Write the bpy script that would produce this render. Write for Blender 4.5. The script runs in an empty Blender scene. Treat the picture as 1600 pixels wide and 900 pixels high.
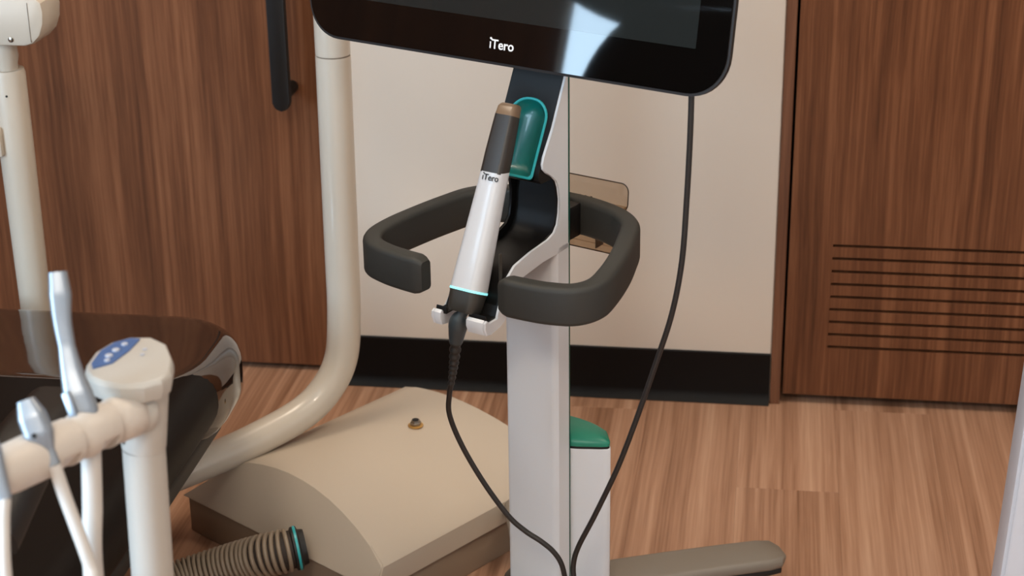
import bpy, bmesh, math, random
from mathutils import Matrix, Vector, Euler
random.seed(7)
scene = bpy.context.scene
COL = scene.collection
R = math.radians

# ---------------------------------------------------------------- camera
cam_d = bpy.data.cameras.new('camera')
cam = bpy.data.objects.new('camera', cam_d); COL.objects.link(cam)
cam_d.sensor_width = 36; cam_d.lens = 2808 / 1600 * 36
cam_d.clip_start = 0.05; cam_d.clip_end = 60
cam.matrix_world = Matrix.Translation((0, 0, 1.45)) @ Matrix.Rotation(R(8.5), 4, 'Z') @ Matrix.Rotation(R(68), 4, 'X') @ Matrix.Rotation(R(-0.85), 4, 'Z')
cam_d.dof.use_dof = True; cam_d.dof.focus_distance = 2.34; cam_d.dof.aperture_fstop = 7.0
scene.camera = cam

# ---------------------------------------------------------------- world, window light, exposure
w = bpy.data.worlds.new('daylight'); scene.world = w; w.use_nodes = True
w.node_tree.nodes['Background'].inputs[0].default_value = (0.55, 0.78, 1.0, 1)
w.node_tree.nodes['Background'].inputs[1].default_value = 1.5
WIN_Y0, WIN_Y1, WIN_Z0, WIN_Z1 = -1.65, 0.765, 0.55, 2.15
XL, XR, YB, YW, ZC = -2.4, 1.7, -1.9, 3.0385, 2.55
def area_light(name, loc, rot, sx, sy, power, col):
    d = bpy.data.lights.new(name, 'AREA'); d.shape = 'RECTANGLE'; d.size = sx; d.size_y = sy
    d.energy = power; d.color = col
    o = bpy.data.objects.new(name, d); COL.objects.link(o); o.location = loc; o.rotation_euler = rot
    return o
area_light('window_daylight', (XL - 0.16, (WIN_Y0 + WIN_Y1) / 2, (WIN_Z0 + WIN_Z1) / 2), (0, R(-90), 0),
           WIN_Z1 - WIN_Z0, WIN_Y1 - WIN_Y0, 265, (0.64, 0.83, 1.0))
CEILING_POWER = 13
scene.view_settings.view_transform = 'Standard'; scene.view_settings.look = 'None'
scene.view_settings.exposure = 0.06; scene.view_settings.gamma = 1.0; scene.view_settings.use_curve_mapping = False

# ---------------------------------------------------------------- materials
def lin(c):
    return tuple(((v / 255) / 12.92 if v / 255 <= 0.04045 else ((v / 255 + 0.055) / 1.055) ** 2.4) for v in c) + (1,)
def mat(name, col, rough=0.5, metal=0.0, spec=0.5, coat=0.0, emit=None, estr=0.0, bump=0.0, bscale=300.0, var=0.0):
    m = bpy.data.materials.new(name); m.use_nodes = True
    nt = m.node_tree; b = nt.nodes['Principled BSDF']
    c = lin(col)
    b.inputs['Base Color'].default_value = c; b.inputs['Roughness'].default_value = rough
    b.inputs['Metallic'].default_value = metal; b.inputs['Specular IOR Level'].default_value = spec
    b.inputs['Coat Weight'].default_value = coat; b.inputs['Coat Roughness'].default_value = 0.05
    if emit: b.inputs['Emission Color'].default_value = lin(emit); b.inputs['Emission Strength'].default_value = estr
    tc = nt.nodes.new('ShaderNodeTexCoord')
    if bump:
        n = nt.nodes.new('ShaderNodeTexNoise'); n.inputs['Scale'].default_value = bscale; n.inputs['Detail'].default_value = 3
        nt.links.new(tc.outputs['Object'], n.inputs['Vector'])
        bp = nt.nodes.new('ShaderNodeBump'); bp.inputs['Strength'].default_value = bump; bp.inputs['Distance'].default_value = 0.001
        nt.links.new(n.outputs['Fac'], bp.inputs['Height']); nt.links.new(bp.outputs['Normal'], b.inputs['Normal'])
    if var:
        n = nt.nodes.new('ShaderNodeTexNoise'); n.inputs['Scale'].default_value = 6; n.inputs['Detail'].default_value = 4
        nt.links.new(tc.outputs['Object'], n.inputs['Vector'])
        mx = nt.nodes.new('ShaderNodeMix'); mx.data_type = 'RGBA'
        mx.inputs['A'].default_value = tuple(v * (1 - var) for v in c[:3]) + (1,)
        mx.inputs['B'].default_value = tuple(min(1, v * (1 + var)) for v in c[:3]) + (1,)
        nt.links.new(n.outputs['Fac'], mx.inputs['Factor']); nt.links.new(mx.outputs['Result'], b.inputs['Base Color'])
    return m
def wood(name, cols, grain, axis, rough=0.4, per_object=0.0, stripe=1.0, waver=0.03, length=1.0, spec=0.25):
    """streaky wood: grain runs along axis; cols dark..light; object-random shift for planks"""
    m = bpy.data.materials.new(name); m.use_nodes = True
    nt = m.node_tree; b = nt.nodes['Principled BSDF']; N = nt.nodes.new; L = nt.links.new
    tc = N('ShaderNodeTexCoord'); vec = tc.outputs['Object']
    oi = N('ShaderNodeObjectInfo')
    if per_object:
        mu = N('ShaderNodeVectorMath'); mu.operation = 'SCALE'; mu.inputs[0].default_value = (13.7, 9.1, 5.3); L(oi.outputs['Random'], mu.inputs['Scale'])
        ad = N('ShaderNodeVectorMath'); ad.operation = 'ADD'; L(vec, ad.inputs[0]); L(mu.outputs[0], ad.inputs[1]); vec = ad.outputs[0]
    # slow sideways waver of the grain
    wv = N('ShaderNodeTexNoise'); wv.inputs['Scale'].default_value = 1.6; wv.inputs['Detail'].default_value = 2; L(vec, wv.inputs['Vector'])
    sb = N('ShaderNodeVectorMath'); sb.operation = 'SUBTRACT'; sb.inputs[1].default_value = (0.5, 0.5, 0.5); L(wv.outputs['Color'], sb.inputs[0])
    sc = N('ShaderNodeVectorMath'); sc.operation = 'SCALE'; sc.inputs['Scale'].default_value = waver; L(sb.outputs[0], sc.inputs[0])
    a2 = N('ShaderNodeVectorMath'); a2.operation = 'ADD'; L(vec, a2.inputs[0]); L(sc.outputs[0], a2.inputs[1])
    def streak(across, along, detail):
        mp = N('ShaderNodeMapping'); s = [across] * 3; s['XYZ'.index(axis)] = along
        mp.inputs['Scale'].default_value = s; L(a2.outputs[0], mp.inputs['Vector'])
        n = N('ShaderNodeTexNoise'); n.inputs['Scale'].default_value = 1; n.inputs['Detail'].default_value = detail; n.inputs['Roughness'].default_value = 0.6
        L(mp.outputs[0], n.inputs['Vector']); return n.outputs['Fac']
    s1 = streak(grain, grain * 0.022 * length, 3); s2 = streak(grain * 4.2, grain * 0.075 * length, 4); s3 = streak(grain * 13, grain * 0.4 * length, 3)
    def mad(a, k, c):
        q = N('ShaderNodeMath'); q.operation = 'MULTIPLY_ADD'; L(a, q.inputs[0]); q.inputs[1].default_value = k
        if isinstance(c, float): q.inputs[2].default_value = c
        else: L(c, q.inputs[2])
        return q.outputs[0]
    t = mad(s1, 1.05 * stripe, 0.5 - 0.525 * stripe - 0.36 - 0.17); t = mad(s2, 0.72, t); t = mad(s3, 0.34, t)
    cr = N('ShaderNodeValToRGB'); e = cr.color_ramp.elements
    e[0].position = 0.28; e[0].color = lin(cols[0]); e[1].position = 0.74; e[1].color = lin(cols[2])
    k = e.new(0.5); k.color = lin(cols[1])
    L(t, cr.inputs[0]); out = cr.outputs[0]
    if per_object:
        h = N('ShaderNodeMapRange'); L(oi.outputs['Random'], h.inputs[0]); h.inputs[3].default_value = 1 - per_object; h.inputs[4].default_value = 1 + per_object
        v = N('ShaderNodeVectorMath'); v.operation = 'SCALE'; L(out, v.inputs[0]); L(h.outputs[0], v.inputs['Scale']); out = v.outputs[0]
    L(out, b.inputs['Base Color'])
    bp = N('ShaderNodeBump'); bp.inputs['Strength'].default_value = 0.12; bp.inputs['Distance'].default_value = 0.001
    L(t, bp.inputs['Height']); L(bp.outputs[0], b.inputs['Normal'])
    b.inputs['Roughness'].default_value = rough; b.inputs['Specular IOR Level'].default_value = spec
    return m
def clear(name, tint, gloss=0.06, rough=0.05):
    m = bpy.data.materials.new(name); m.use_nodes = True; nt = m.node_tree; nt.nodes.remove(nt.nodes['Principled BSDF'])
    t = nt.nodes.new('ShaderNodeBsdfTransparent'); t.inputs[0].default_value = tint
    g = nt.nodes.new('ShaderNodeBsdfGlossy'); g.inputs['Roughness'].default_value = rough
    mx = nt.nodes.new('ShaderNodeMixShader'); mx.inputs[0].default_value = gloss
    nt.links.new(t.outputs[0], mx.inputs[1]); nt.links.new(g.outputs[0], mx.inputs[2])
    nt.links.new(mx.outputs[0], nt.nodes['Material Output'].inputs[0]); return m

M = {}
M['walnut'] = wood('walnut laminate', ((82, 51, 34), (109, 69, 46), (136, 91, 63)), 24, 'Z', 0.62, stripe=.55, waver=.02, spec=.1)
M['walnut_trim'] = wood('walnut trim', ((86, 55, 39), (110, 72, 51), (132, 91, 67)), 24, 'Z', 0.55, stripe=.55)
M['plank'] = wood('vinyl plank', ((132, 95, 72), (170, 129, 103), (198, 159, 132)), 20, 'Y', 0.42, 0.035, stripe=.8, waver=.012, length=.5)
M['floor_bed'] = mat('floor adhesive bed', (120, 84, 64), 0.8)
M['paint'] = mat('cream wall paint', (208, 194, 179), 0.6, bump=0.06, bscale=160)
M['ceil'] = mat('ceiling paint', (215, 208, 198), 0.8)
M['room'] = mat('room wall paint', (196, 186, 176), 0.7)
M['cove'] = mat('black cove base', (9, 6, 5), 0.5, spec=0.2)
M['dark'] = mat('painted gap shade', (8, 6, 5), 0.9)  # near-black standing in for shade behind door gaps and slots
M['blackmetal'] = mat('black powder coat', (10, 8, 7), 0.6)
M['cart_white'] = mat('white enamel', (208, 210, 214), 0.36)
M['cart_black'] = mat('black liner plastic', (17, 15, 14), 0.45, spec=0.25)
M['rubber'] = mat('dark grey rubber', (43, 42, 38), 0.6, bump=0.15, bscale=900)
M['teal'] = mat('teal silicone', (8, 104, 98), 0.32, coat=0.2)
M['teal_dark'] = mat('teal plastic', (22, 122, 98), 0.4)
M['teal_rim'] = mat('cyan rim', (50, 172, 178), 0.3)
M['edge'] = mat('green acrylic edge', (10, 70, 58), 0.25)
M['glass'] = mat('black screen glass', (9, 7, 6), 0.03, spec=0.55)
M['lcd'] = mat('dark display', (32, 34, 33), 0.035, spec=0.5)
M['bezel'] = mat('brown black bezel', (34, 26, 22), 0.55, spec=0.25)
M['white_print'] = mat('white print', (245, 245, 245), 0.5)
M['black_print'] = mat('black print', (20, 20, 20), 0.5)
M['wand_white'] = mat('glossy white shell', (204, 205, 209), 0.3, coat=0.15)
M['wand_dark'] = mat('charcoal plastic', (52, 49, 44), 0.42, bump=0.05, bscale=900)
M['sleeve'] = mat('black brown sleeve', (46, 40, 35), 0.42, bump=0.05, bscale=900)
M['sleeve_tip'] = mat('bronze sleeve tip', (122, 98, 76), 0.3)
M['cyan_glow'] = mat('cyan light ring', (150, 235, 240), 0.4, emit=(140, 235, 240), estr=0.75)
M['boot'] = mat('blue grey boot', (50, 58, 62), 0.45)
M['boot_black'] = mat('black boot ribs', (30, 29, 28), 0.5)
M['cable'] = mat('black cable', (30, 25, 22), 0.5)
M['smoke'] = clear('smoked acrylic', (0.87, 0.81, 0.74, 1), 0.04)
M['smoke_edge'] = mat('smoked acrylic edge', (58, 42, 30), 0.3)
M['foot'] = mat('taupe foot cover', (128, 118, 106), 0.5, bump=0.1, bscale=700)
M['beige'] = mat('beige moulded plastic', (192, 178, 161), 0.45, bump=0.05, bscale=500)
M['plinth'] = mat('taupe plinth', (150, 132, 114), 0.5)
M['tube'] = mat('warm white enamel', (196, 187, 174), 0.3, coat=0.3)
M['unit'] = mat('off white unit plastic', (172, 166, 158), 0.42)
M['unit_warm'] = mat('cream unit plastic', (190, 177, 161), 0.42)
M['seam'] = mat('taupe seam line', (120, 108, 96), 0.6)  # darker line colour for the tube and head seams
M['screw'] = mat('screw steel', (160, 150, 138), 0.25, metal=1)
M['brass'] = mat('brass washer', (214, 168, 96), 0.3, metal=0.8)
M['black_hole'] = mat('dark hole', (14, 11, 9), 0.7)
M['vinyl'] = mat('dark brown vinyl', (17, 11, 8), 0.5, spec=0.14, bump=0.05, bscale=400)
M['cover'] = mat('glossy brown toe cover', (48, 31, 22), 0.07, spec=0.9, coat=0.6, bump=0.0)
M['chair_dark'] = mat('black chair underside', (17, 13, 11), 0.5)
M['hose_rib'] = mat('taupe corrugated hose', (146, 129, 110), 0.45)
M['hose_core'] = mat('hose groove shade', (48, 38, 31), 0.7)  # shade between the ribs put into the core's colour
M['hose_white'] = mat('white silicone hose', (186, 180, 174), 0.45)
M['steel'] = mat('satin steel', (138, 145, 154), 0.38, metal=0.6)
M['blue_key'] = mat('blue keypad', (62, 92, 140), 0.35)
M['grey_key'] = mat('grey key print', (170, 174, 186), 0.5)
M['ivory'] = mat('ivory barrel plastic', (188, 178, 168), 0.45)
M['cab'] = mat('pale grey cabinet', (178, 172, 172), 0.45)
M['window_frame'] = mat('window frame', (210, 208, 204), 0.4)
M['pane'] = clear('window glass', (0.95, 0.98, 1, 1), 0.04)
M['lamp_panel'] = mat('light diffuser', (255, 240, 220), 0.6, emit=(255, 226, 190), estr=3.0)

# ---------------------------------------------------------------- helpers
ROOT = {}
def V(*a): return Vector(a)
def thing(name, label, cat, loc=(0, 0, 0), rotz=0.0, group=None, kind=None):
    o = bpy.data.objects.new(name, None); COL.objects.link(o); o.empty_display_size = 0.05
    o.location = loc; o.rotation_euler = (0, 0, rotz)
    if label: o['label'] = label
    if cat: o['category'] = cat
    if group: o['group'] = group
    if kind: o['kind'] = kind
    ROOT[o.name] = Matrix.Translation(loc) @ Matrix.Rotation(rotz, 4, 'Z')
    return o
def obj(name, bm, m, parent=None, frame=None, smooth=35, label=None):
    """link bm as one mesh; frame = matrix bm's coordinates are given in (None: the parent's own)"""
    if parent is not None:
        pm = ROOT[parent.name]
        if frame is not None: bmesh.ops.transform(bm, matrix=pm.inverted() @ frame, verts=bm.verts)
    bmesh.ops.recalc_face_normals(bm, faces=bm.faces)
    me = bpy.data.meshes.new(name); bm.to_mesh(me); bm.free()
    if smooth:
        for p in me.polygons: p.use_smooth = True
        me.set_sharp_from_angle(angle=R(smooth))
    me.materials.append(M[m] if isinstance(m, str) else m)
    o = bpy.data.objects.new(name, me); COL.objects.link(o)
    if parent is not None: o.parent = parent; ROOT[o.name] = ROOT[parent.name]
    else: ROOT[o.name] = Matrix()
    if label: o['label'] = label
    return o
WORLD = Matrix()
def tag(o, label, cat, group=None):
    o['label'] = label; o['category'] = cat
    if group: o['group'] = group
    return o
def struct(o): o['kind'] = 'structure'; return o
def box(x0, x1, y0, y1, z0, z1, bev=0.0, seg=2, bm=None):
    b = bmesh.new()
    vs = [b.verts.new((x, y, z)) for x in (x0, x1) for y in (y0, y1) for z in (z0, z1)]
    for f in ((0, 1, 3, 2), (4, 6, 7, 5), (0, 4, 5, 1), (2, 3, 7, 6), (0, 2, 6, 4), (1, 5, 7, 3)): b.faces.new([vs[i] for i in f])
    if bev: bmesh.ops.bevel(b, geom=list(b.edges), offset=bev, segments=seg, affect='EDGES', profile=0.5)
    return join(bm, b)
def join(a, b):
    if a is None: return b
    me = bpy.data.meshes.new('tmp'); b.to_mesh(me); b.free(); a.from_mesh(me); bpy.data.meshes.remove(me); return a
def loft(rings, closed=False, cap=True, bm=None):
    b = bmesh.new(); n = len(rings[0])
    vr = [[b.verts.new(p) for p in r] for r in rings]
    m = len(rings)
    for i in range(m if closed else m - 1):
        A, B = vr[i], vr[(i + 1) % m]
        for k in range(n): b.faces.new((A[k], A[(k + 1) % n], B[(k + 1) % n], B[k]))
    if cap and not closed:
        b.faces.new(vr[0]); b.faces.new(vr[-1])
    return join(bm, b)
def circ(r, n=16, r2=None): return [(r * math.cos(2 * math.pi * i / n), (r2 or r) * math.sin(2 * math.pi * i / n)) for i in range(n)]
def rrect(w, h, rad, n=5, cx=0, cy=0):
    out = []
    for (sx, sy, a0) in ((1, 1, 0), (-1, 1, 90), (-1, -1, 180), (1, -1, 270)):
        for i in range(n + 1):
            a = R(a0 + 90 * i / n)
            out.append((cx + sx * (w / 2 - rad) + rad * math.cos(a), cy + sy * (h / 2 - rad) + rad * math.sin(a)))
    return out
def spline(pts, n=8):
    P = [Vector(p) for p in pts]; Q = [2 * P[0] - P[1]] + P + [2 * P[-1] - P[-2]]; out = []
    for i in range(1, len(Q) - 2):
        a, b, c, d = Q[i - 1:i + 3]
        for k in range(n):
            t = k / n
            out.append(0.5 * ((2 * b) + (c - a) * t + (2 * a - 5 * b + 4 * c - d) * t * t + (3 * b - a - 3 * c + d) * t ** 3))
    out.append(P[-1]); return out
def sweep(path, section, up=(0, 0, 1), scale=None, closed=False, fixed_up=False, cap=True, bm=None):
    """section (a, b): a along the side axis, b along the up axis"""
    n = len(path); rings = []; upv = Vector(up)
    for i, p in enumerate(path):
        if closed: t = path[(i + 1) % n] - path[i - 1]
        else: t = path[min(i + 1, n - 1)] - path[max(i - 1, 0)]
        t.normalize()
        ref = Vector(up) if fixed_up else upv
        s = t.cross(ref)
        if s.length < 1e-5: s = t.orthogonal()
        s.normalize(); u = s.cross(t).normalized(); upv = u
        k = scale[i] if scale else 1.0
        ka, kb = k if isinstance(k, tuple) else (k, k)
        rings.append([p + s * a * ka + u * b * kb for a, b in section])
    return loft(rings, closed, cap, bm)
def lathe(profile, n=24, centre=(0, 0, 0), axis=(0, 0, 1), bm=None):
    ax = Vector(axis).normalized(); q = Vector((0, 0, 1)).rotation_difference(ax).to_matrix(); c = Vector(centre)
    rings = [[c + q @ Vector((max(r, 1e-4) * math.cos(2 * math.pi * i / n), max(r, 1e-4) * math.sin(2 * math.pi * i / n), z)) for i in range(n)] for r, z in profile]
    return loft(rings, bm=bm)
def prism(poly, place, a, b, bev=0.0, seg=2, bm=None):
    """extrude a 2D outline; place(u, v, t) -> point, t from a to b"""
    m = bmesh.new(); n = len(poly)
    A = [m.verts.new(place(u, v, a)) for u, v in poly]; B = [m.verts.new(place(u, v, b)) for u, v in poly]
    fa = m.faces.new(A); fb = m.faces.new(B)
    for i in range(n): m.faces.new((A[i], A[(i + 1) % n], B[(i + 1) % n], B[i]))
    if bev:
        es = list({e for f in (fa, fb) for e in f.edges})
        bmesh.ops.bevel(m, geom=es, offset=bev, segments=seg, affect='EDGES', profile=0.5)
    return join(bm, m)
def offset_chain(ch, d):
    out = []
    for i, p in enumerate(ch):
        a = ch[max(i - 1, 0)]; b = ch[min(i + 1, len(ch) - 1)]
        tx, ty = b[0] - a[0], b[1] - a[1]; l = math.hypot(tx, ty)
        out.append((p[0] + ty / l * d, p[1] - tx / l * d))
    return out
def text_bm(body, size, depth):
    c = bpy.data.curves.new('tmp_text', 'FONT'); c.body = body; c.size = size; c.extrude = depth; c.resolution_u = 4; c.offset = size * 0.012
    o = bpy.data.objects.new('tmp_text', c); COL.objects.link(o)
    me = bpy.data.meshes.new_from_object(o.evaluated_get(bpy.context.evaluated_depsgraph_get()))
    b = bmesh.new(); b.from_mesh(me); bpy.data.meshes.remove(me); bpy.data.objects.remove(o); bpy.data.curves.remove(c)
    return b
def logo_bm(size, depth):
    """the word mark iTero: a stem, a slanted dot running into the T, then Tero"""
    b = text_bm('Tero', size, depth); xs = [v.co.x for v in b.verts]; x0 = min(xs)
    s = size
    box(x0 - 0.155 * s, x0 - 0.06 * s, 0, 0.50 * s, -depth, depth, bm=b)
    poly = [(x0 - 0.17 * s, 0.80 * s), (x0 - 0.06 * s, 0.83 * s), (x0 + 0.03 * s, 0.72 * s), (x0 + 0.03 * s, 0.61 * s), (x0 - 0.16 * s, 0.70 * s)]
    prism(poly, lambda u, v, t: (u, v, t), -depth, depth, bm=b)
    xs = [v.co.x for v in b.verts]; c = (min(xs) + max(xs)) / 2
    bmesh.ops.translate(b, vec=(-c, 0, 0), verts=b.verts)
    return b
def basis(o, x, y, z):
    m = Matrix((x, y, z)).transposed().to_4x4(); m.translation = Vector(o); return m

# ================================================================ the room
fl = struct(obj('floor', box(XL, XR, YB, 3.6, -0.05, -0.0045), 'floor_bed'))
PW = 0.17; PL = 1.22; cache = {}
random.seed(11)
for i in range(-14, 11):
    x0 = -0.0277 + PW * i
    if x0 + PW < XL or x0 > XR: continue
    j0 = {0: 2.705, -2: 2.985}.get(i, 2.705 + (0.41 * i + random.uniform(-.1, .1)) % PL)
    y = j0 - PL * math.ceil((j0 - YB) / PL)
    while y < 3.5:
        a, b = max(y, YB), min(y + PL, 3.5); y += PL
        if b - a < 0.02: continue
        key = round(b - a, 3)
        if key not in cache:
            bm = box(-PW / 2 + .0001, PW / 2 - .0001, -(b - a) / 2 + .0001, (b - a) / 2 - .0001, -0.0045, 0.0, 0.0002, 1)
            bmesh.ops.recalc_face_normals(bm, faces=bm.faces)
            me = bpy.data.meshes.new('plank'); bm.to_mesh(me); bm.free(); me.materials.append(M['plank']); cache[key] = me
        o = bpy.data.objects.new('plank', cache[key]); COL.objects.link(o); o.parent = fl
        o.location = (x0 + PW / 2, (a + b) / 2, 0)

XP0, XP1 = -0.778, 0.024         # the cream pier between the two wood doors
struct(obj('wall_back', box(XP0, XP1, YW, 3.5, 0, ZC, 0.002, 1), 'paint'))
struct(obj('wall_above_doors', box(XL, XP0, YW, 3.5, 2.15, ZC), 'paint'))
struct(obj('wall_above_louvre', box(XP1, XR, YW, 3.5, 2.15, ZC), 'paint'))
struct(obj('gap_shade_backing', box(XL, XR, 3.5, 3.6, 0, ZC), 'dark'))  # near-black sheet that makes the door gaps look shaded
# cove base: a wall strip with a small toe curving onto the floor
def cove(u, v, t): return (t, YW - u, v)
cp = [(0, 0), (0.014, 0), (0.0145, 0.0015), (0.0105, 0.006), (0.0055, 0.014), (0.0038, 0.022), (0.0035, 0.098), (0.002, 0.1), (0, 0.1)]
struct(obj('baseboard_back', prism(cp, cove, XP0, XP1 - 0.001), 'cove'))
# left wood door, set a little back, with its long black pull
d1 = thing('door_1', None, None, (-1.6, 3.08, 0), kind='structure')
obj('door_panel', box(XL + .005, -0.70, 3.082, 3.125, 0.012, 2.145, 0.0015, 1), 'walnut', d1, WORLD)
hd = obj('pull_handle', prism(rrect(0.031, 0.95, 0.0145, 6, -0.8595, 1.0215), lambda u, v, t: (u, t, v), 2.998, 3.016, 0.003), 'blackmetal', d1, WORLD, label='long black vertical door pull')
for zz in (0.555, 1.42):
    obj('standoff', lathe([(0.0115, 0), (0.0115, 0.068)], 16, (-0.8595, 3.0145, zz + .015), (0, 1, 0)), 'blackmetal', hd, WORLD)
# jamb and louvred door on the right
struct(obj('trim_1', box(XP1 + .0003, 0.0425, YW - 0.003, 3.16, 0, 2.15, 0.0012, 1), 'walnut_trim'))
d2 = thing('door_2', None, None, (0.42, 3.045, 0), kind='structure')
DY0, DY1 = 3.0415, 3.082
DX0, DX1, SX0, SX1 = 0.0475, 0.80, 0.124, 0.7235
zs = [0.3139 - 0.02457 * k for k in range(9)]; hs = 0.0028
obj('upper_panel', box(DX0, DX1, DY0, DY1, zs[0] + hs, 2.14), 'walnut', d2, WORLD)
obj('lower_panel', box(DX0, DX1, DY0, DY1, 0.0195, zs[-1] - hs), 'walnut', d2, WORLD)
obj('stile', box(DX0, SX0, DY0, DY1, zs[-1] - hs, zs[0] + hs), 'walnut', d2, WORLD)
obj('stile', box(SX1, DX1, DY0, DY1, zs[-1] - hs, zs[0] + hs), 'walnut', d2, WORLD)
for k in range(8):
    obj('slat', box(SX0, SX1, DY0, DY1, zs[k + 1] + hs, zs[k] - hs, 0.0004, 1), 'walnut', d2, WORLD)
obj('slot_shade_backing', box(SX0 - .01, SX1 + .01, DY1 + 0.001, DY1 + 0.006, 0.09, 0.34), 'dark', d2, WORLD)  # near-black sheet painting the shade inside the louvre slots
struct(obj('trim_2', box(0.8045, 0.83, YW - 0.003, 3.16, 0, 2.15, 0.0012, 1), 'walnut_trim'))
struct(obj('wall_back_right', box(0.8303, XR, YW, 3.5, 0, 2.15), 'paint'))
# the rest of the room, behind and beside the camera
struct(obj('wall_right', box(XR, XR + .1, YB, 3.6, 0, ZC), 'room'))
struct(obj('wall_front', box(XL - .1, XR + .1, YB - .1, YB, 0, ZC), 'room'))
struct(obj('ceiling', box(XL - .1, XR + .1, YB - .1, 3.6, ZC, ZC + .1), 'ceil'))
bm = box(XL - .1, XL, YB, WIN_Y0, 0, ZC); box(XL - .1, XL, WIN_Y1, 3.6, 0, ZC, bm=bm)
box(XL - .1, XL, WIN_Y0, WIN_Y1, 0, WIN_Z0, bm=bm); box(XL - .1, XL, WIN_Y0, WIN_Y1, WIN_Z1, ZC, bm=bm)
struct(obj('wall_left', bm, 'walnut_trim'))
wn = thing('window_1', None, None, (XL, (WIN_Y0 + WIN_Y1) / 2, WIN_Z0), kind='structure')
bm = None
for a in ((WIN_Y0, WIN_Y0 + .04, WIN_Z0, WIN_Z1), (WIN_Y1 - .04, WIN_Y1, WIN_Z0, WIN_Z1), (WIN_Y0, WIN_Y1, WIN_Z0, WIN_Z0 + .04), (WIN_Y0, WIN_Y1, WIN_Z1 - .04, WIN_Z1)):
    bm = box(XL - .08, XL - .02, *a, bm=bm)
obj('window_frame', bm, 'window_frame', wn, WORLD)
obj('pane', box(XL - .055, XL - .05, WIN_Y0 + .04, WIN_Y1 - .04, WIN_Z0 + .04, WIN_Z1 - .04), 'pane', wn, WORLD)

def ceiling_light(x, y, label, power=1.0):
    t = thing('ceiling_light', label, 'ceiling light', (x, y, ZC - 0.03), group='ceiling light panels')
    b = None
    for a in ((-.32, .32, -.32, -.29), (-.32, .32, .29, .32), (-.32, -.29, -.29, .29), (.29, .32, -.29, .29)): b = box(*a, 0, .03, bm=b)
    obj('frame', b, 'window_frame', t); obj('diffuser', box(-.29, .29, -.29, .29, .012, .02), 'lamp_panel', t)
    area_light('ceiling_lamp', (x, y, ZC - 0.04), (0, 0, 0),   .58, .58, CEILING_POWER * power, (1.0, 0.86, 0.70))
ceiling_light(-1.15, 2.15, 'square ceiling light panel over the chair')
ceiling_light(0.55, 2.05, 'square ceiling light panel over the cabinet')
ceiling_light(-0.3, -0.6, 'added square ceiling panel giving fill light from behind the camera', 2.7)  # unseen fill panel, extra power added to brighten the cart's front

# ================================================================ scanner cart (local x = to its right, y = to its back)
CLOC = (-0.3012, 2.1755, 0); CROT = math.atan2(-0.4399, 0.898)
cart = thing('scanner_cart', 'white wheeled scanner cart with black touchscreen and dark loop handle', 'scanner cart', CLOC, CROT)
CM = ROOT[cart.name]
def c(r, f, z): return Vector((r, -f, z))
HW = 0.0415
# column with softened front corners
colp = [(-HW, 0.03), (-HW, 0.004), (-HW + .003, 0.001), (-HW + .006, 0), (HW - .010, 0), (HW - .004, 0.0012), (HW, 0.005), (HW, 0.03)]
colm = obj('column', prism(colp, lambda u, v, t: Vector((u, v, t)), 0.07, 0.625), 'cart_white', cart)
prof_front = [(-.028, .868), (-.0255, .849), (.0055, .7886), (.0262, .757), (.0305, .748), (.029, .741), (.022, .7345), (.006, .726), (-.003, .718), (-.0075, .708),
              (-.0098, .69), (-.0095, .672), (-.0055, .657), (.003, .6475), (.018, .6425), (.06, .6395), (.095, .634), (.112, .622), (.122, .604), (.129, .589)]
lip = [(.134, .5745), (.153, .574), (.1535, .578), (.157, .5805), (.1615, .578), (.162, .570), (.158, .5605), (.148, .5585)]
under = [(.128, .562), (.117, .567), (.110, .580), (.098, .600), (.08, .613), (.03, .6175), (0.0, .618), (-.03, .618)]
cheek = prof_front + lip + under + [(-.03, .868)]
pl = lambda u, v, t: c(t, u, v)
for s in (-1, 1):
    a, b = (HW - .0035, HW) if s > 0 else (-HW, -HW + .0035)
    obj('side_shell', prism(cheek if s > 0 else offset_chain(prof_front, .008) + lip + under + [(-.03, .868)], pl, a, b, 0.001, 1), 'cart_white', cart)
# black liner: side walls follow the shell, its floor lies deeper
inner = offset_chain(prof_front, -0.0)
deep = [(-.024, .735), (-.024, .722), (-.022, .708),
        (-.020, .69), (-.0185, .668), (-.0145, .65), (-.004, .6375), (.015, .632), (.058, .629), (.090, .624), (.104, .613), (.113, .597), (.120, .582)]
floor_poly = deep + [(.122, .572), (.112, .580), (.100, .603), (.082, .616), (.03, .620), (0, .6205), (-.0295, .6205), (-.0295, .735)]
b_ = prism(floor_poly, pl, -HW + .0036, HW - .0036)
lin_o = obj('cradle_liner', b_, 'cart_black', cart)
for s in (-1, 1):
    a, b = (HW - .0075, HW - .0034) if s > 0 else (-HW + .0034, -HW + .0075)
    edge = offset_chain(prof_front[1:], 0.0012)
    obj('liner_wall', prism(edge + [(.130, .583), (.120, .578), (.110, .590), (.08, .618), (0, .622), (-.027, .622), (-.029, .846)], pl, a, b, 0.0008, 1), 'cart_black', lin_o)
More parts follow.
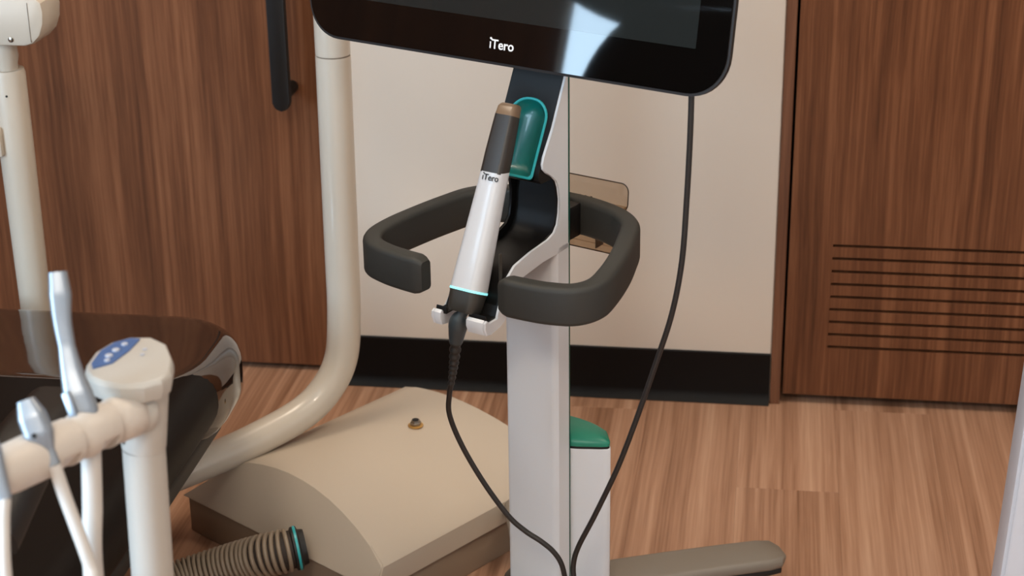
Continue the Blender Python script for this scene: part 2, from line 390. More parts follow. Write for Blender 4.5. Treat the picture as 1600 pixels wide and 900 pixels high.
# neck plate, full width in black, carved out for the teal rest
nk = [(-.0255, .868), (-.0245, .8495), (.0285, .7475), (.0340, .7365), (.0335, .7265), (.028, .7215), (-.005, .7205), (-.0285, .728), (-.0285, .868)]
neck = prism(nk, pl, -HW + .0036, HW - .0036, 0.0006, 1)
nd = Vector((-.0245 - .0285, .8495 - .7475)); nd.normalize()
up_n = Vector((0, -nd.x, nd.y)); nn = Vector((1, 0, 0)).cross(up_n).normalized()    # along the slope / out of the slope
NB = basis((0.001, -.0064, .790), Vector((1, 0, 0)), up_n, nn)
def cut(target_bm, cutter_bm):
    ms = []
    for q, n_ in ((target_bm, 'a'), (cutter_bm, 'b')):
        bmesh.ops.recalc_face_normals(q, faces=q.faces)
        me = bpy.data.meshes.new(n_); q.to_mesh(me); q.free(); o = bpy.data.objects.new(n_, me); COL.objects.link(o); ms.append(o)
    md = ms[0].modifiers.new('cut', 'BOOLEAN'); md.operation = 'DIFFERENCE'; md.object = ms[1]; md.solver = 'EXACT'
    bpy.context.view_layer.update()
    me = bpy.data.meshes.new_from_object(ms[0].evaluated_get(bpy.context.evaluated_depsgraph_get()))
    q = bmesh.new(); q.from_mesh(me)
    for o in ms: bpy.data.objects.remove(o)
    return q
def arch(w, h, y0, n=8, k=0.0):
    """outline with a rounded top and nearly square foot, foot at y0"""
    rt = w / 2 * 0.92; pts = []
    for (cx, cy, a0) in ((w / 2 - rt, y0 + h - rt, 0), (-(w / 2 - rt), y0 + h - rt, 90)):
        for i in range(n + 1): a = R(a0 + 90 * i / n); pts.append((cx + rt * math.cos(a), cy + rt * math.sin(a)))
    rb = 0.005
    for (cx, cy, a0) in ((-(w / 2 - rb), y0 + rb, 180), (w / 2 - rb, y0 + rb, 270)):
        for i in range(4): a = R(a0 + 30 * i); pts.append((cx + rb * math.cos(a), cy + rb * math.sin(a)))
    return pts
AW, AH, AY = 0.060, 0.104, -0.070
ct = prism(arch(AW, AH, AY), lambda u, v, t: NB @ Vector((u, v, t)), -0.0135, 0.03)
neck = cut(neck, ct)
nk_o = obj('neck', neck, 'cart_black', cart, smooth=30)
tr = []
for k, (g, t) in enumerate(((0.0002, .0012), (.0012, .0016), (.0035, .0008), (.0065, -.005), (.012, -.0105), (.020, -.0128))):
    tr.append([NB @ Vector((u, v, t)) for u, v in arch(AW - 2 * g, AH - 2 * g, AY + g)])
back_r = [NB @ Vector((u, v, -.0132)) for u, v in arch(AW - .0004, AH - .0004, AY + .0002)]
bm = loft(tr, cap=False); f_ = bmesh.ops.contextual_create(bm, geom=[e for e in bm.edges if e.is_boundary and all((NB.inverted() @ v.co).z < -.01 for v in e.verts)])
rest = obj('wand_rest', bm, 'teal', cart, label='teal hollow rest for the scanner tip')
rim = [[NB @ Vector((u, v, t)) for u, v in arch(AW - 2 * g, AH - 2 * g, AY + g)] for g, t in ((.0, .0006), (.0008, .0022), (.0028, .0022), (.0036, .0008))]
obj('rest_rim', loft(rim, closed=True), 'teal_rim', rest)
# lip that the wand stands on, split for the cable
lip_poly = [(.128, .589), (.134, .5745), (.153, .574), (.1535, .578), (.157, .5805), (.1615, .578), (.162, .570), (.158, .5605), (.148, .5585), (.128, .560), (.117, .567), (.118, .58)]
obj('lip', prism(lip_poly, pl, -HW + .0036, -.027, 0.0012, 2), 'cart_white', cart)
obj('lip', prism(lip_poly, pl, .012, HW - .0036, 0.0012, 2), 'cart_white', cart)
liner_lip = [(.128, .590), (.1345, .5775), (.152, .5765), (.1525, .583), (.1545, .585), (.156, .581), (.155, .575), (.134, .575), (.127, .586)]
obj('lip_liner', prism(liner_lip, pl, -HW + .0036, -.022, 0.0006, 1), 'cart_black', cart)
obj('lip_liner', prism(liner_lip, pl, .012, HW - .0036, 0.0006, 1), 'cart_black', cart)
obj('release_clip', box(.0325, .0345, -.118, -.112, .612, .655, .0008, 1), 'wand_dark', cart)
obj('edge_strip', box(HW - .006, HW + .0004, .0302, .0328, .07, .868, .0005, 1), 'edge', cart, label='thin green acrylic edge of the back panel')
obj('back_panel', box(-HW, HW - .0065, .0302, .0326, .07, .868), 'cart_white', cart)
# lower battery box with the teal tray above it
bx_plan = [(-.040, -.0335), (.040, -.0335), (.050, -.0375), (.080, -.0545), (.0865, -.0595), (.0875, -.063), (.085, -.068), (.068, -.088), (.055, -.093), (-.055, -.093), (-.066, -.086), (-.075, -.070), (-.074, -.060), (-.068, -.053)]
plan = lambda u, v, t: c(u, v, t)
obj('lower_box', prism(bx_plan, plan, .07, .3225, .0015, 2), 'cart_white', cart)
obj('tray_gap_shade', prism([(u * .98, v) for u, v in bx_plan], plan, .3225, .326), 'black_hole', cart)  # black strip painting the shaded gap under the tray
def tring(k, z): return [c(u * k, -.062 + (v + .062) * (.5 + .5 * k), z) for u, v in bx_plan]
obj('tray', loft([tring(.985, .326), tring(.99, .330), tring(.965, .333), tring(.86, .3365), tring(.68, .340), tring(.45, .343), tring(.2, .344)]), 'teal_dark', cart, label='teal tray behind the column')
# base hub, legs and castors
obj('hub', lathe([(.055, .05), (.075, .055), (.078, .085), (.06, .098), (.03, .1)], 24, c(0, -.06, 0)), 'wand_dark', cart)
for k, deg in enumerate((-50, 50, 130, 230)):
    a = R(deg); du = Vector((math.cos(a), -math.sin(a), 0)); ctr = c(0, -.03, 0); sd = Vector((-du.y, du.x, 0))
    pth = [ctr + du * l + Vector((0, 0, z)) for l, z in ((.05, .088), (.12, .090), (.2, .089), (.28, .087), (.335, .085), (.355, .084), (.365, .082))]
    sc_ = [1.05, 1.0, .98, .95, .93, .80, .45]
    lg = obj('leg', sweep(pth, rrect(.072, .019, .007, 3), scale=[(s_, 1 if s_ > .5 else .7) for s_ in sc_], fixed_up=True), 'foot', cart)
    p2 = [p - Vector((0, 0, .013)) for p in pth[:6]]
    obj('leg_underside', sweep(p2, rrect(.064, .012, .004, 2), scale=[(s_, 1) for s_ in sc_[:6]], fixed_up=True), 'boot_black', lg)
    wc = ctr + du * .30 + Vector((0, 0, .0385))
    cs = obj('castor', lathe([(.012, -.015), (.034, -.015), (.0385, -.010), (.0385, .010), (.034, .015), (.012, .015)], 24, wc, sd), 'boot_black', cart)
    obj('castor_fork', prism([(-.025, .042), (.025, .042), (.028, .01), (.012, -.006), (-.012, -.006)], lambda u, v, t: wc + du * u + Vector((0, 0, v)) + sd * t, .0165, .020, bm=prism([(-.025, .042), (.025, .042), (.028, .01), (.012, -.006), (-.012, -.006)], lambda u, v, t: wc + du * u + Vector((0, 0, v)) + sd * t, -.020, -.0165)), 'boot_black', cs)
# loop handle: from behind the column round both sides to the two front grips
def handle_path():
    half = [(0, -.082, .646), (.05, -.08, .645), (.095, -.069, .6425), (.125, -.045, .640), (.141, -.010, .636), (.155, .03, .631), (.166, .075, .626), (.168, .108, .6215), (.154, .132, .619), (.125, .142, .6175), (.095, .146, .617), (.058, .148, .617)]
    rt = [c(*p) for p in half]; lt = [c(-p[0], p[1], p[2]) for p in half]
    return spline(list(reversed(lt)) + rt[1:], 6)
hp = handle_path(); n_ = len(hp); sc_ = []
for i in range(n_):
    e = min(i, n_ - 1 - i); sc_.append((.70, .78) if e == 0 else (.9, .93) if e == 1 else (1, 1))
obj('handle', sweep(hp, rrect(.026, .050, .007, 4), scale=sc_, fixed_up=True), 'rubber', cart, label='dark rubber loop handle')
obj('handle_bracket', box(-.036, .036, .0328, .07, .622, .668, .003, 2), 'cart_black', cart)
for k in range(4): obj('bracket_rib', box(-.04, .04 - .0, .0955, .101, .626 + .0, .634, .001, 1) if k == 0 else box(.006 + .009 * k, .009 + .009 * k, .094, .098, .622, .668, .0008, 1), 'cart_black', cart)
# smoked sleeve bin behind the handle
bn = obj('sleeve_bin', box(-.073, .073, .103, .1045, .590, .652, .0004, 1), 'smoke', cart, label='smoked clear bin hanging behind the handle')
obj('bin_wall', box(-.073, .073, .124, .1255, .590, .652, .0004, 1), 'smoke', bn)
obj('bin_wall', box(.0715, .073, .1046, .1239, .590, .652, .0004, 1), 'smoke', bn)
obj('bin_wall', box(-.073, -.0715, .1046, .1239, .590, .652, .0004, 1), 'smoke', bn)
obj('bin_floor', box(-.073, .073, .1046, .1239, .590, .5915), 'smoke', bn)
obj('bin_divider', box(.036, .0372, .1047, .1238, .592, .651), 'smoke_edge', bn)
lidm = Matrix.Translation((0, .1005, .6735)) @ Matrix.Rotation(R(-4), 4, 'X')
obj('bin_lid', prism(rrect(.178, .038, .011, 6), lambda u, v, t: lidm @ Vector((u, t, v)), -.0008, .0008), 'smoke', bn)
lp = [lidm @ Vector((u, 0, v)) for u, v in rrect(.178, .038, .011, 6)]
obj('lid_edge', sweep(lp, circ(.0008, 6), closed=True), 'smoke_edge', bn)
obj('bin_edge', sweep([Vector(q) for q in ((-.073, .1028, .590), (0, .1028, .590), (.067, .1028, .590), (.072, .1028, .594), (.073, .1028, .600), (.073, .1028, .652))], circ(.0008, 6)), 'smoke_edge', bn)
# touchscreen
TL = R(10)
MB = basis(c(-.010, .045, .872), Vector((1, 0, 0)), Vector((0, math.sin(TL), math.cos(TL))), Vector((0, -math.cos(TL), math.sin(TL))))
mpl = lambda u, v, t: MB @ Vector((u, v, t))
mon = obj('touchscreen', prism(rrect(.624, .372, .052, 10, 0, .186), mpl, -.007, -.001, .002, 2), 'bezel', cart, label='black glass touchscreen with rounded corners')
obj('back_housing', prism(rrect(.54, .30, .04, 8, 0, .186), mpl, -.034, -.0072, .010, 3), 'cart_white', mon)
obj('screen_glass', prism(rrect(.617, .365, .049, 10, 0, .186), mpl, -.0012, .0008, .0004, 1), 'glass', mon)
obj('display', prism(rrect(.542, .27, .001, 1, -.003, .056 + .135), mpl, .0009, .0011), 'lcd', mon)
lg_ = logo_bm(.0165, .0003)
bmesh.ops.transform(lg_, matrix=MB @ Matrix.Translation((.000, .0200, .0012)), verts=lg_.verts)
obj('logo', lg_, 'white_print', mon, smooth=0, label='white brand lettering on the bezel')
obj('screen_mount', box(-.03, .03, .0, .05, .86, 1.05, .006, 2), 'cart_black', cart)

# ================================================================ scanner wand standing in the cradle
T = c(0.0, .0405, .822); Bm = c(0.0, .1485, .5800)
ax = (Bm - T).normalized(); L_ = (Bm - T).length
wx = Vector((1, 0, 0)); wn_ = ax.cross(wx).normalized()
if wn_.y > 0: wn_ = -wn_
wb = CM @ Bm
wand = thing('intraoral_scanner', 'white and black handheld scanner wand standing in the cart cradle', 'scanner wand', wb, CROT)
def ring(s, w_, d_, rad, off=0.0, tilt=0.0):
    return [T + ax * (s + tilt * v) + wx * u + wn_ * (v + off) for u, v in rrect(w_, d_, rad, 5)]
S1, S2 = .084, L_ - .0285
def W_(s): k = min(max(s / S2, 0), 1); return .0285 + .0175 * k, .0215 + .0135 * k
rg = [ring(.0135, *W_(.0), .0055), ring(.03, *W_(.02), .006), ring(.06, *W_(.05), .0065), ring(S1 + .004, *[q * .965 for q in W_(S1)], .0075)]
slv = obj('sleeve', loft(rg), 'sleeve', wand, CM, label='black disposable tip sleeve')
rg = [ring(-.002, .022, .011, .003, -.0025), ring(0.0, .0255, .0155, .0045, -.0018), ring(.003, .0272, .019, .005, -.0008), ring(.0137, *[q * .995 for q in W_(0)], .0055)]
obj('sleeve_tip', loft(rg), 'sleeve_tip', slv, CM)
rg = [ring(S1 + .001 - .003, *[q * .97 for q in W_(S1)], .009), ring(S1, *W_(S1), .0095, tilt=.25)] + [ring(S1 + (S2 - S1) * k, *W_(S1 + (S2 - S1) * k), .0105 + .002 * k) for k in (.12, .4, .7, .97)] + [ring(S2, *[q * .985 for q in W_(S2)], .0125)]
bd = obj('body', loft(rg[1:]), 'wand_white', wand, CM, label='glossy white grip body')
obj('light_ring', loft([ring(S2 - .0012, *[q * 1.012 for q in W_(S2)], .0125), ring(S2 + .0016, *[q * 1.012 for q in W_(S2)], .0125)]), 'cyan_glow', wand, CM, label='glowing cyan ring')
obj('base', loft([ring(S2 + .001, *[q * .985 for q in W_(S2)], .012), ring(S2 + .012, .043, .0325, .0115), ring(L_ - .004, .040, .030, .010), ring(L_, .035, .025, .008)]), 'wand_dark', wand, CM)
wl = logo_bm(.0112, .0002)
wy = -ax; LB = basis(T + ax * (S1 + .0135) + wn_ * (W_(S1 + .0135)[1] / 2 + .0004) + wx * (.0045) + wn_ * .0003, wx, wy, wx.cross(wy))
bmesh.ops.transform(wl, matrix=LB, verts=wl.verts)
obj('logo', wl, 'black_print', bd, CM, smooth=0)
B0 = Bm + ax * -.003
boot = spline([B0, c(-.006, .150, .571), c(-.012, .147, .553), c(-.017, .144, .535)], 5)
nb = len(boot)
obj('cable_boot', sweep(boot, circ(.0115, 16), scale=[(.62, .62)] * 4 + [(.82 + .26 * math.sin(min(1, (i - 4) / 4) * 1.57) - .30 * max(0, (i - 8) / 7),) * 2 for i in range(4, nb)]), 'boot', wand, CM)
rel = spline([c(-.017, .144, .535), c(-.0225, .141, .508), c(-.027, .139, .488), c(-.0315, .1375, .468)], 10)
nr = len(rel)
obj('strain_relief', sweep(rel, circ(.0082, 14), scale=[(1 - .48 * i / nr) * (1.0 if i % 4 < 2 else .80) for i in range(nr)]), 'boot_black', wand, CM)
cb = spline([c(-.0312, .1375, .4695), c(-.0375, .134, .450), c(-.0425, .128, .418), c(-.031, .118, .372), c(-.006, .105, .318), c(.024, .093, .272), c(.045, .085, .252), c(.066, .078, .239), c(.082, .072, .225), c(.0925, .068, .206),
             c(.097, .065, .175), c(.099, .063, .14), c(.104, .062, .118), c(.110, .062, .118), c(.113, .062, .14),
             c(.1085, .062, .180), c(.1055, .060, .206), c(.112, .058, .235), c(.136, .054, .290), c(.166, .048, .365), c(.190, .042, .440), c(.213, .036, .520), c(.232, .032, .590), c(.242, .028, .66), c(.2455, .026, .74), c(.248, .026, .82), c(.2485, .026, .878)], 8)
obj('cable', sweep(cb, circ(.0036, 10)), 'cable', wand, CM, label='thin black cable looping from the wand to the screen')

# ================================================================ dental chair floor box and swing tube
FB = Matrix.Translation((-0.909, 2.454, 0)) @ Matrix.Rotation(math.atan2(-.562, .827), 4, 'Z')
fb = thing('chair_floor_box', 'beige domed floor box with a small brass fitting on top', 'floor box', (-0.909, 2.454, 0), math.atan2(-.562, .827))
up_prof = [(0.0, .063), (.004, .066), (.10, .1415), (.125, .1485), (.155, .154), (.185, .1575), (.215, .159), (.245, .158), (.275, .1552), (.31, .1495), (.345, .141), (.38, .130), (.415, .116), (.4457, .101), (.449, .097), (.452, .063)]
def vfront(z): return .0 + max(0, (z - .063)) * .045 / .09
LV = .435
rings = []
for k in (0, 1):
    rings.append([Vector((u, (vfront(z) if k == 0 else LV - vfront(z) * .6), z)) for u, z in up_prof])
b = bmesh.new(); A = [b.verts.new(p) for p in rings[0]]; B = [b.verts.new(p) for p in rings[1]]
n_ = len(A)
for i in range(n_): b.faces.new((A[i], A[(i + 1) % n_], B[(i + 1) % n_], B[i]))
fa = b.faces.new(A); fb2 = b.faces.new(B)
bmesh.ops.bevel(b, geom=list({e for f in (fa, fb2) for e in f.edges}), offset=.0025, segments=2, affect='EDGES')
obj('cover', b, 'beige', fb, smooth=25)
obj('plinth', box(.008, .444, .006, LV - .006, 0, .0612, .003, 2), 'plinth', fb)
fx = Vector((.245, .291, .158))
ft = obj('fitting', lathe([(.0115, 0), (.0125, .001), (.0125, .0022), (.010, .003)], 20, fx), 'brass', fb, label='small brass fitting')
obj('fitting_nut', lathe([(.0092, 0), (.0092, .004), (.0082, .005), (.0072, .0065), (.0068, .0085)], 6, fx + Vector((0, 0, .0028))), 'screw', ft)
obj('fitting_hole', lathe([(.0052, 0), (.0052, .0006)], 12, fx + Vector((0, 0, .0113))), 'black_hole', ft)

tb = thing('support_tube', 'thick warm white tube bending down towards the chair', 'support tube', (-0.9, 2.37, 0.13))
pts = [(-.6508, 2.5695, .766), (-.652, 2.5685, .60), (-.653, 2.568, .45), (-.6542, 2.5666, .345), (-.6612, 2.561, .272), (-.6835, 2.543, .2235), (-.7205, 2.5136, .190), (-.7823, 2.4642, .1660), (-.8422, 2.4162, .1510), (-.8965, 2.3728, .141), (-.96, 2.322, .132), (-1.0, 2.29, .126)]
obj('lower_tube', sweep(spline(pts, 10), circ(.0268, 28), up=(0.6, -.78, 0)), 'tube', tb, WORLD)
obj('tube_seam', lathe([(.0258, 0), (.0258, .0016)], 28, (-.6508, 2.5695, .766)), 'seam', tb, WORLD)
obj('upper_tube', lathe([(.0255, 0), (.0265, .0008), (.0265, 1.2), (.02, 1.205)], 28, (-.6508, 2.5695, .7676)), 'tube', tb, WORLD)

# ================================================================ corrugated hose
hz = thing('corrugated_hose', 'taupe corrugated suction hose lying before the floor box', 'hose', (-.70, 2.25, 0))
hpts = [(-.905, 2.165, .038), (-.8736, 2.2018, .04), (-.8339, 2.2329, .045), (-.7880, 2.2470, .058), (-.7450, 2.2500, .074), (-.7150, 2.2480, .086), (-.6860, 2.2520, .093), (-.6660, 2.2610, .095)]
hp = spline(hpts, 26)
ds = [0]
for i in range(1, len(hp)): ds.append(ds[-1] + (hp[i] - hp[i - 1]).length)
# even spacing so that the ribs keep one pitch
def at_len(s):
    for i in range(1, len(hp)):
        if ds[i] >= s: k = (s - ds[i - 1]) / (ds[i] - ds[i - 1]); return hp[i - 1].lerp(hp[i], k)
    return hp[-1].copy()
pitch = .0084; nst = int(ds[-1] / pitch * 3)
ev = [at_len(pitch / 3 * i) for i in range(nst)]
obj('hose_core', sweep(ev, circ(.0285, 20)), 'hose_core', hz, WORLD)
for i in range(int(ds[-1] / pitch) - 1):
    a_ = at_len(pitch * (i + .5)); t_ = (at_len(pitch * (i + .8)) - at_len(pitch * (i + .2))).normalized()
    obj('hose_rib', lathe([(.0284, -.0034), (.0322, -.0026), (.0333, -.0008), (.0333, .0008), (.0322, .0026), (.0284, .0034)], 24, a_, t_), 'hose_rib', hz, WORLD, smooth=60)
e0, e1 = ev[-1], (ev[-1] - ev[-8]).normalized()
obj('end_collar', lathe([(.030, -.002), (.0330, 0), (.0330, .008), (.028, .010), (.026, .018)], 24, e0, e1), 'boot_black', hz, WORLD)
obj('colour_ring', lathe([(.0332, .003), (.0338, .0035), (.0338, .0065), (.0332, .007)], 24, e0, e1), 'teal_rim', hz, WORLD)

# ================================================================ dental chair
ch = thing('dental_chair', 'dark brown padded dental chair with a glossy toe cover', 'dental chair', (-1.05, 1.9, 0))
def cushion(x0, x1, y0, y1, z0, z1, rc, re, frame=None, seg=6, crown=0.0):
    """padded slab: rounded plan corners and rounded edges"""
    rings = []; hz_ = (z1 - z0) / 2; cx, cy, cz = (x0 + x1) / 2, (y0 + y1) / 2, (z0 + z1) / 2
    lv = []
    for i in range(seg + 1): a = R(-90 + 90 * i / seg); lv.append((re * (1 - math.cos(a)), z0 + re + re * math.sin(a)))
    for i in range(seg + 1): a = R(90 * i / seg); lv.append((re * (1 - math.cos(a)), z1 - re + re * math.sin(a)))
    for g, z in lv: rings.append([Vector((cx + u, cy + v, z)) for u, v in rrect(x1 - x0 - 2 * g, y1 - y0 - 2 * g, max(rc - g, .01), 8)])
    for k in (.7, .4, .15):
        rings.append([Vector((cx + u * k, cy + v * k, z1 + crown * (1 - k))) for u, v in rrect(x1 - x0 - 2 * re, y1 - y0 - 2 * re, max(rc - re, .01), 8)])
    b = loft(rings)
    if frame is not None: bmesh.ops.transform(b, matrix=frame, verts=b.verts)
    return b
obj('leg_rest', cushion(-1.36, -.755, 1.35, 2.425, .305, .40, .15, .04, crown=.004), 'vinyl', ch, WORLD)
obj('toe_cover', cushion(-1.363, -.750, 2.13, 2.428, .286, .4035, .12, .042, crown=.003), 'cover', ch, WORLD, label='glossy brown plastic toe cover')
pp = [Vector((u, v, .325)) for u, v in rrect(.625, 1.07, .13, 10, -1.0575, 1.882)]
obj('leg_rest_frame', cushion(-1.35, -.775, 1.345, 2.41, .270, .306, .13, .012), 'chair_dark', ch, WORLD)
obj('under_frame', cushion(-1.28, -.90, 1.45, 2.2, .06, .271, .08, .02), 'chair_dark', ch, WORLD)
obj('chair_base', cushion(-1.4, -.93, 1.2, 2.1, 0, .062, .1, .015), 'chair_dark', ch, WORLD)
BK = Matrix.Translation((-1.06, 1.325, .37)) @ Matrix.Rotation(R(8), 4, 'X')
obj('backrest', cushion(-.31, .31, 0, .70, -.12, .03, .2, .05, BK @ Matrix.Rotation(R(90), 4, 'X') @ Matrix.Scale(1, 4)), 'vinyl', ch, WORLD)
for s in (-1, 1):
    obj('armrest', sweep(spline([(-1.06 + s * .34, 1.40, .60), (-1.06 + s * .345, 1.50, .64), (-1.06 + s * .345, 1.60, .64)], 5), rrect(.07, .05, .02, 4)), 'chair_dark', ch, WORLD)

# ================================================================ keypad post with instrument holder bar
kp = thing('keypad_post', 'white post with a blue keypad head and a barrel holder arm', 'instrument post', (-.5596, 1.3805, 0))
px = lambda z: -.543 + .03 * (z - .7162)
pt = [Vector((px(z), 1.3805, z)) for z in (.02, .2, .4, .6, .7175)]
obj('post', sweep(pt, circ(.0193, 24), up=(0, 1, 0)), 'unit', kp, WORLD)
pt = [Vector((-.543 + .13 * (z - .718), 1.3805, z)) for z in (.7180, .72, .745, .77, .780, .788)]
col_ = obj('collar', sweep(pt, circ(.0200, 24), up=(0, 1, 0), scale=[.985, 1, 1.0, 1.0, 1.06, 1.15]), 'unit', kp, WORLD)
obj('collar_hole', lathe([(.0013, 0), (.0013, .001)], 10, (px(.735) - .0125, 1.3805 - .0156, .7285), (-.62, -.78, 0)), 'black_hole', col_, WORLD)
obj('floor_plate', lathe([(.09, 0), (.09, .012), (.08, .02), (.02, .022)], 28, (px(.02), 1.3805, 0)), 'unit', kp, WORLD)
hd_poly = [(-.5860, 1.3690), (-.5895, 1.3800), (-.5900, 1.4060), (-.5820, 1.4260), (-.5680, 1.4380), (-.5480, 1.4400), (-.5300, 1.4280), (-.5150, 1.4000), (-.5090, 1.3760), (-.5125, 1.3600), (-.5250, 1.3490), (-.5450, 1.3450), (-.5650, 1.3500), (-.5780, 1.3580)]
hc = Vector((-.549, 1.392, 0))
def hring(k, z, dz=0.0):
    out = []
    for x, y in hd_poly:
        q = hc + (Vector((x, y, 0)) - hc) * k; out.append(Vector((q.x, q.y, z + dz * (q.y - 1.39))))
    return out
head = obj('keypad_head', loft([hring(.80, .774), hring(.94, .776), hring(1.0, .785), hring(1.0, .791), hring(.965, .7955, .06), hring(.92, .797, .06), hring(.4, .7975, .06)]), 'unit', kp, WORLD, smooth=24)
def top(x, y, dz=0): return Vector((x, y, .7978 + .06 * (y - 1.39) + dz))
kpoly = [(-.5790, 1.3715), (-.5835, 1.3800), (-.5835, 1.4050), (-.5770, 1.4210), (-.5650, 1.4310), (-.5560, 1.4310), (-.5580, 1.4080), (-.5650, 1.3830)]
obj('keypad', prism(kpoly, lambda u, v, t: top(u, v, t), -.0005, .0008), 'blue_key', head, WORLD, label='blue keypad overlay')
for k, (x, y, r1) in enumerate(((-.571, 1.386, .0026), (-.5725, 1.395, .0035), (-.570, 1.406, .0035), (-.566, 1.418, .003))):
    obj('key', lathe([(r1, 0), (r1, .0012), (r1 * .8, .0016)], 12, top(x, y, .0006)), 'grey_key', head, WORLD)
for (x, y) in ((-.545, 1.412), (-.544, 1.402)): obj('key_print', lathe([(.0022, 0), (.0022, .0003)], 10, top(x, y, .0002)), 'grey_key', head, WORLD)
# barrel holder arm: three barrels, each with a flat seat
bars = [V(-.5415, 1.366, .7600), V(-.5545, 1.330, .7640), V(-.5700, 1.2870, .7695), V(-.5870, 1.2430, .7740), V(-.6060, 1.1980, .7770)]
for i in range(3):
    a, b_e = bars[i] if i else bars[0], bars[i + 1]
    if i == 2: b_e = bars[4]
    dv = (b_e - a); ln = dv.length; dvn = dv.normalized()
    prof_ = [(.0160, 0), (.0200, .0015), (.0212, ln * .3), (.0205, ln * .75), (.0180, ln - .006), (.0155, ln - .0005)]
    if i == 0: prof_[0] = (.0165, 0); prof_[1] = (.0188, .002)
    bb = lathe(prof_, 32, a, dvn)
    if i:
        dn = (Vector((.55, -.5, -.67)) - dvn * dvn.dot(Vector((.55, -.5, -.67)))).normalized(); sd_ = dvn.cross(dn)
        pc = a + dvn * (ln * (.36 if i == 1 else .2)) + dn * .0245
        fm = basis(pc, dvn, sd_, dn); nb_ = box(-.011, .011, -.03, .03, -.0085, .02); bmesh.ops.transform(nb_, matrix=fm, verts=nb_.verts)
        bb = cut(bb, nb_)
    br = obj('holder_barrel', bb, 'ivory', kp, WORLD)
obj('barrel_socket', lathe([(.0185, 0), (.0200, .004), (.0198, .012)], 24, V(-.5335, 1.375, .758), (bars[0] - V(-.5335, 1.375, .758)).normalized()), 'unit', kp, WORLD)

def suction(label, hpts_, scl, hose, rad, hr):
    base = Vector(hose[0])
    t = thing('suction_handpiece', label, 'suction handpiece', base, group='suction handpieces on the holder arm')
    hs_ = spline(hpts_, 6)
    m_ = len(hs_); sc2 = []
    for i in range(m_):
        k = i / (m_ - 1) * (len(scl) - 1); j = min(int(k), len(scl) - 2); sc2.append(scl[j] + (scl[j + 1] - scl[j]) * (k - j))
    hb = obj('handle', sweep(hs_, rrect(2 * rad, 2 * rad * .85, rad * .55, 4), up=(.3, -.9, .2), scale=sc2), 'steel', t, WORLD)
    d0 = (hs_[0] - hs_[1]).normalized()
    obj('mouth', lathe([(rad * scl[0] * .6, 0), (rad * scl[0] * .6, .0008)], 14, hs_[0] + d0 * .0001, d0), 'black_hole', hb, WORLD)
    obj('hose', sweep(spline(hose, 8), circ(hr, 14)), 'hose_white', t, WORLD)
    return t, hs_
t1, s1 = suction('tall steel suction handpiece standing upright nearest the keypad', [(-.5931, 1.353, .8948), (-.5902, 1.3462, .8771), (-.5877, 1.3384, .8569), (-.583, 1.3308, .8366), (-.5778, 1.3233, .8163), (-.5717, 1.3169, .7986), (-.5651, 1.3117, .7833), (-.5595, 1.3063, .7681)],
    [.78, .95, .80, .72, .95, 1.25, 1.2, .7], [(-.5597, 1.3066, .7695), (-.5605, 1.303, .745), (-.5595, 1.2918, .7052), (-.5575, 1.273, .65), (-.556, 1.27, .5), (-.556, 1.29, .3), (-.559, 1.35, .16)], .0098, .0088)
obj('lever', box(-.004, .004, -.003, .003, -.012, .012, .0015, 2), 'steel', t1, Matrix.Translation((-.5735, 1.303, .794)) @ Euler((R(-20), R(-25), 0)).to_matrix().to_4x4())
t2, s2 = suction('short steel saliva ejector handle in the middle of the holder arm', [(-.5915, 1.2572, .8199), (-.5858, 1.2531, .8077), (-.5789, 1.2481, .793), (-.5722, 1.2442, .7808), (-.566, 1.2407, .770)],
    [.85, 1.35, 1.4, .75, .62], [(-.5662, 1.2409, .7705), (-.5575, 1.236, .7418), (-.5375, 1.221, .6928), (-.529, 1.213, .66), (-.515, 1.215, .5), (-.52, 1.26, .3), (-.55, 1.33, .15)], .0085, .0056)
obj('lever_pin', lathe([(.0022, 0), (.0022, .002)], 10, V(-.5795, 1.2395, .797), (.2, -.95, .2)), 'black_hole', t2, WORLD)
t3, s3 = suction('thin syringe handle cut off by the left edge of the picture', [(-.6030, 1.2010, .822), (-.5958, 1.1957, .8042), (-.591, 1.1896, .7877), (-.5842, 1.183, .7689)],
    [.7, 1.0, .9, .7], [(-.5843, 1.1832, .7695), (-.5844, 1.1753, .7501), (-.5812, 1.1606, .7126), (-.578, 1.15, .62), (-.57, 1.16, .45), (-.565, 1.22, .28), (-.565, 1.31, .14)], .0075, .0048)

# ================================================================ instrument post behind the chair
lp = thing('light_post', 'cream post with a blunt box head standing behind the chair', 'equipment post', (-1.14, 2.5, 0))
ppx = lambda z: -1.1385
pt = [Vector((ppx(z), 2.5, z)) for z in (.0, .2, .4, .6, .745, .752)]
obj('post', sweep(pt, circ(.0265, 26), up=(0, 1, 0), scale=[.86, .88, .92, .98, 1, .93]), 'unit_warm', lp, WORLD)
obj('neck', lathe([(.017, -.01), (.017, .008), (.0195, .020), (.0185, .034), (.0185, .045)], 24, (-1.1385, 2.5, .752)), 'unit_warm', lp, WORLD)
hb = [(-1.30, .796), (-1.30, .870), (-1.067, .870), (-1.058, .862), (-1.056, .848), (-1.058, .830), (-1.065, .812), (-1.077, .800), (-1.09, .796)]
hd_ = obj('head_box', prism(hb, lambda u, v, t: (u, t, v), 2.463, 2.535, .006, 2), 'unit_warm', lp, WORLD)
obj('head_seam', box(-1.0795, -1.0785, 2.4622, 2.464, .803, .862), 'seam', hd_, WORLD)
obj('screw', lathe([(.0042, 0), (.0042, .0012), (.003, .0018)], 14, (-1.110, 2.4632, .8065), (0, -1, 0)), 'screw', hd_, WORLD)
obj('post_hole', lathe([(.0018, 0), (.0018, .0008)], 10, (-1.133, 2.4745, .716), (.2, -1, 0)), 'black_hole', lp, WORLD)
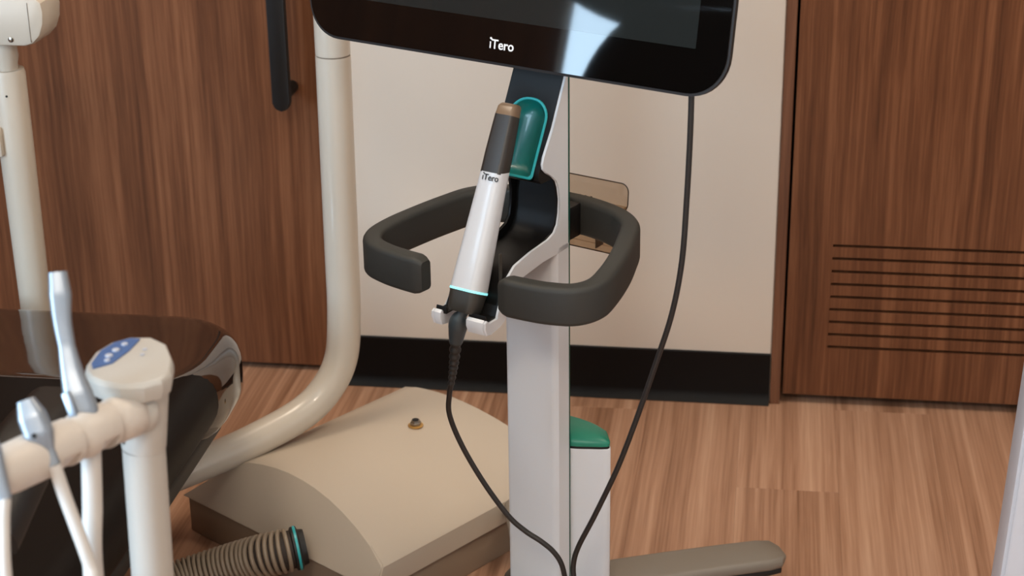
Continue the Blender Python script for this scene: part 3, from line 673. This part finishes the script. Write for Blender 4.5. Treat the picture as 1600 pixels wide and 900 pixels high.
obj('side_bracket', box(-1.19, -1.148, 2.466, 2.50, .622, .668, .003, 2), 'unit_warm', lp, WORLD)

# ================================================================ pale cabinet at the right edge
cb_ = thing('side_cabinet', 'pale grey cabinet side cut off by the right edge of the picture', 'cabinet', (.45, 2.0, 0))
def cab_pt(k, d, z):
    # k across the front, d depth; the side leans out slightly towards the foot
    x = .2955 + d * .1405 + (z - .566) * .046 * max(0, 1 - k / .3) + k
    return Vector((x, 1.85 + d - k * .1405, z))
def cab_block(k0, k1, d0, d1, z0, z1):
    b = bmesh.new(); vs = [b.verts.new(cab_pt(k, d, z)) for k in (k0, k1) for d in (d0, d1) for z in (z0, z1)]
    for f in ((0, 1, 3, 2), (4, 6, 7, 5), (0, 4, 5, 1), (2, 3, 7, 6), (0, 2, 6, 4), (1, 5, 7, 3)): b.faces.new([vs[i] for i in f])
    bmesh.ops.bevel(b, geom=list(b.edges), offset=.0015, segments=2, affect='EDGES'); return b
obj('cabinet_body', cab_block(0, .34, .0, .3, 0, .86), 'cab', cb_, WORLD)
obj('front_panel', cab_block(.004, .336, -.010, -.0005, .02, .855), 'cab', cb_, WORLD)
# ================================================================ out-of-view dark lamp head, added to shape the reflection in the screen
ol = thing('added_lamp', 'added dark lamp head shaping the reflection in the touchscreen', 'lamp', (-1.62, 1.073, 1.178))
q_ = Vector((0, 0, 1)).rotation_difference(Vector((.83, .55, .02)))
lm = Matrix.Translation((-1.60, 1.035, 1.183)) @ basis((0, 0, 0), Vector((-.55, .83, 0)).normalized(), Vector((0, 0, 1)), Vector((.83, .55, 0)).normalized())
obj('lamp_head', loft([[lm @ Vector((u * k, v * k, z)) for u, v in circ(.268, 40, .135)] for k, z in ((.3, -.05), (.7, -.045), (.94, -.025), (1, 0), (.96, .018), (.8, .024))]), 'chair_dark', ol, WORLD)
obj('lamp_arm', sweep(spline([(-1.655, 1.05, 1.178), (-1.72, 1.01, 1.25), (-1.75, 1.0, 1.7), (-1.75, 1.0, ZC)], 8), circ(.016, 14)), 'unit', ol, WORLD)
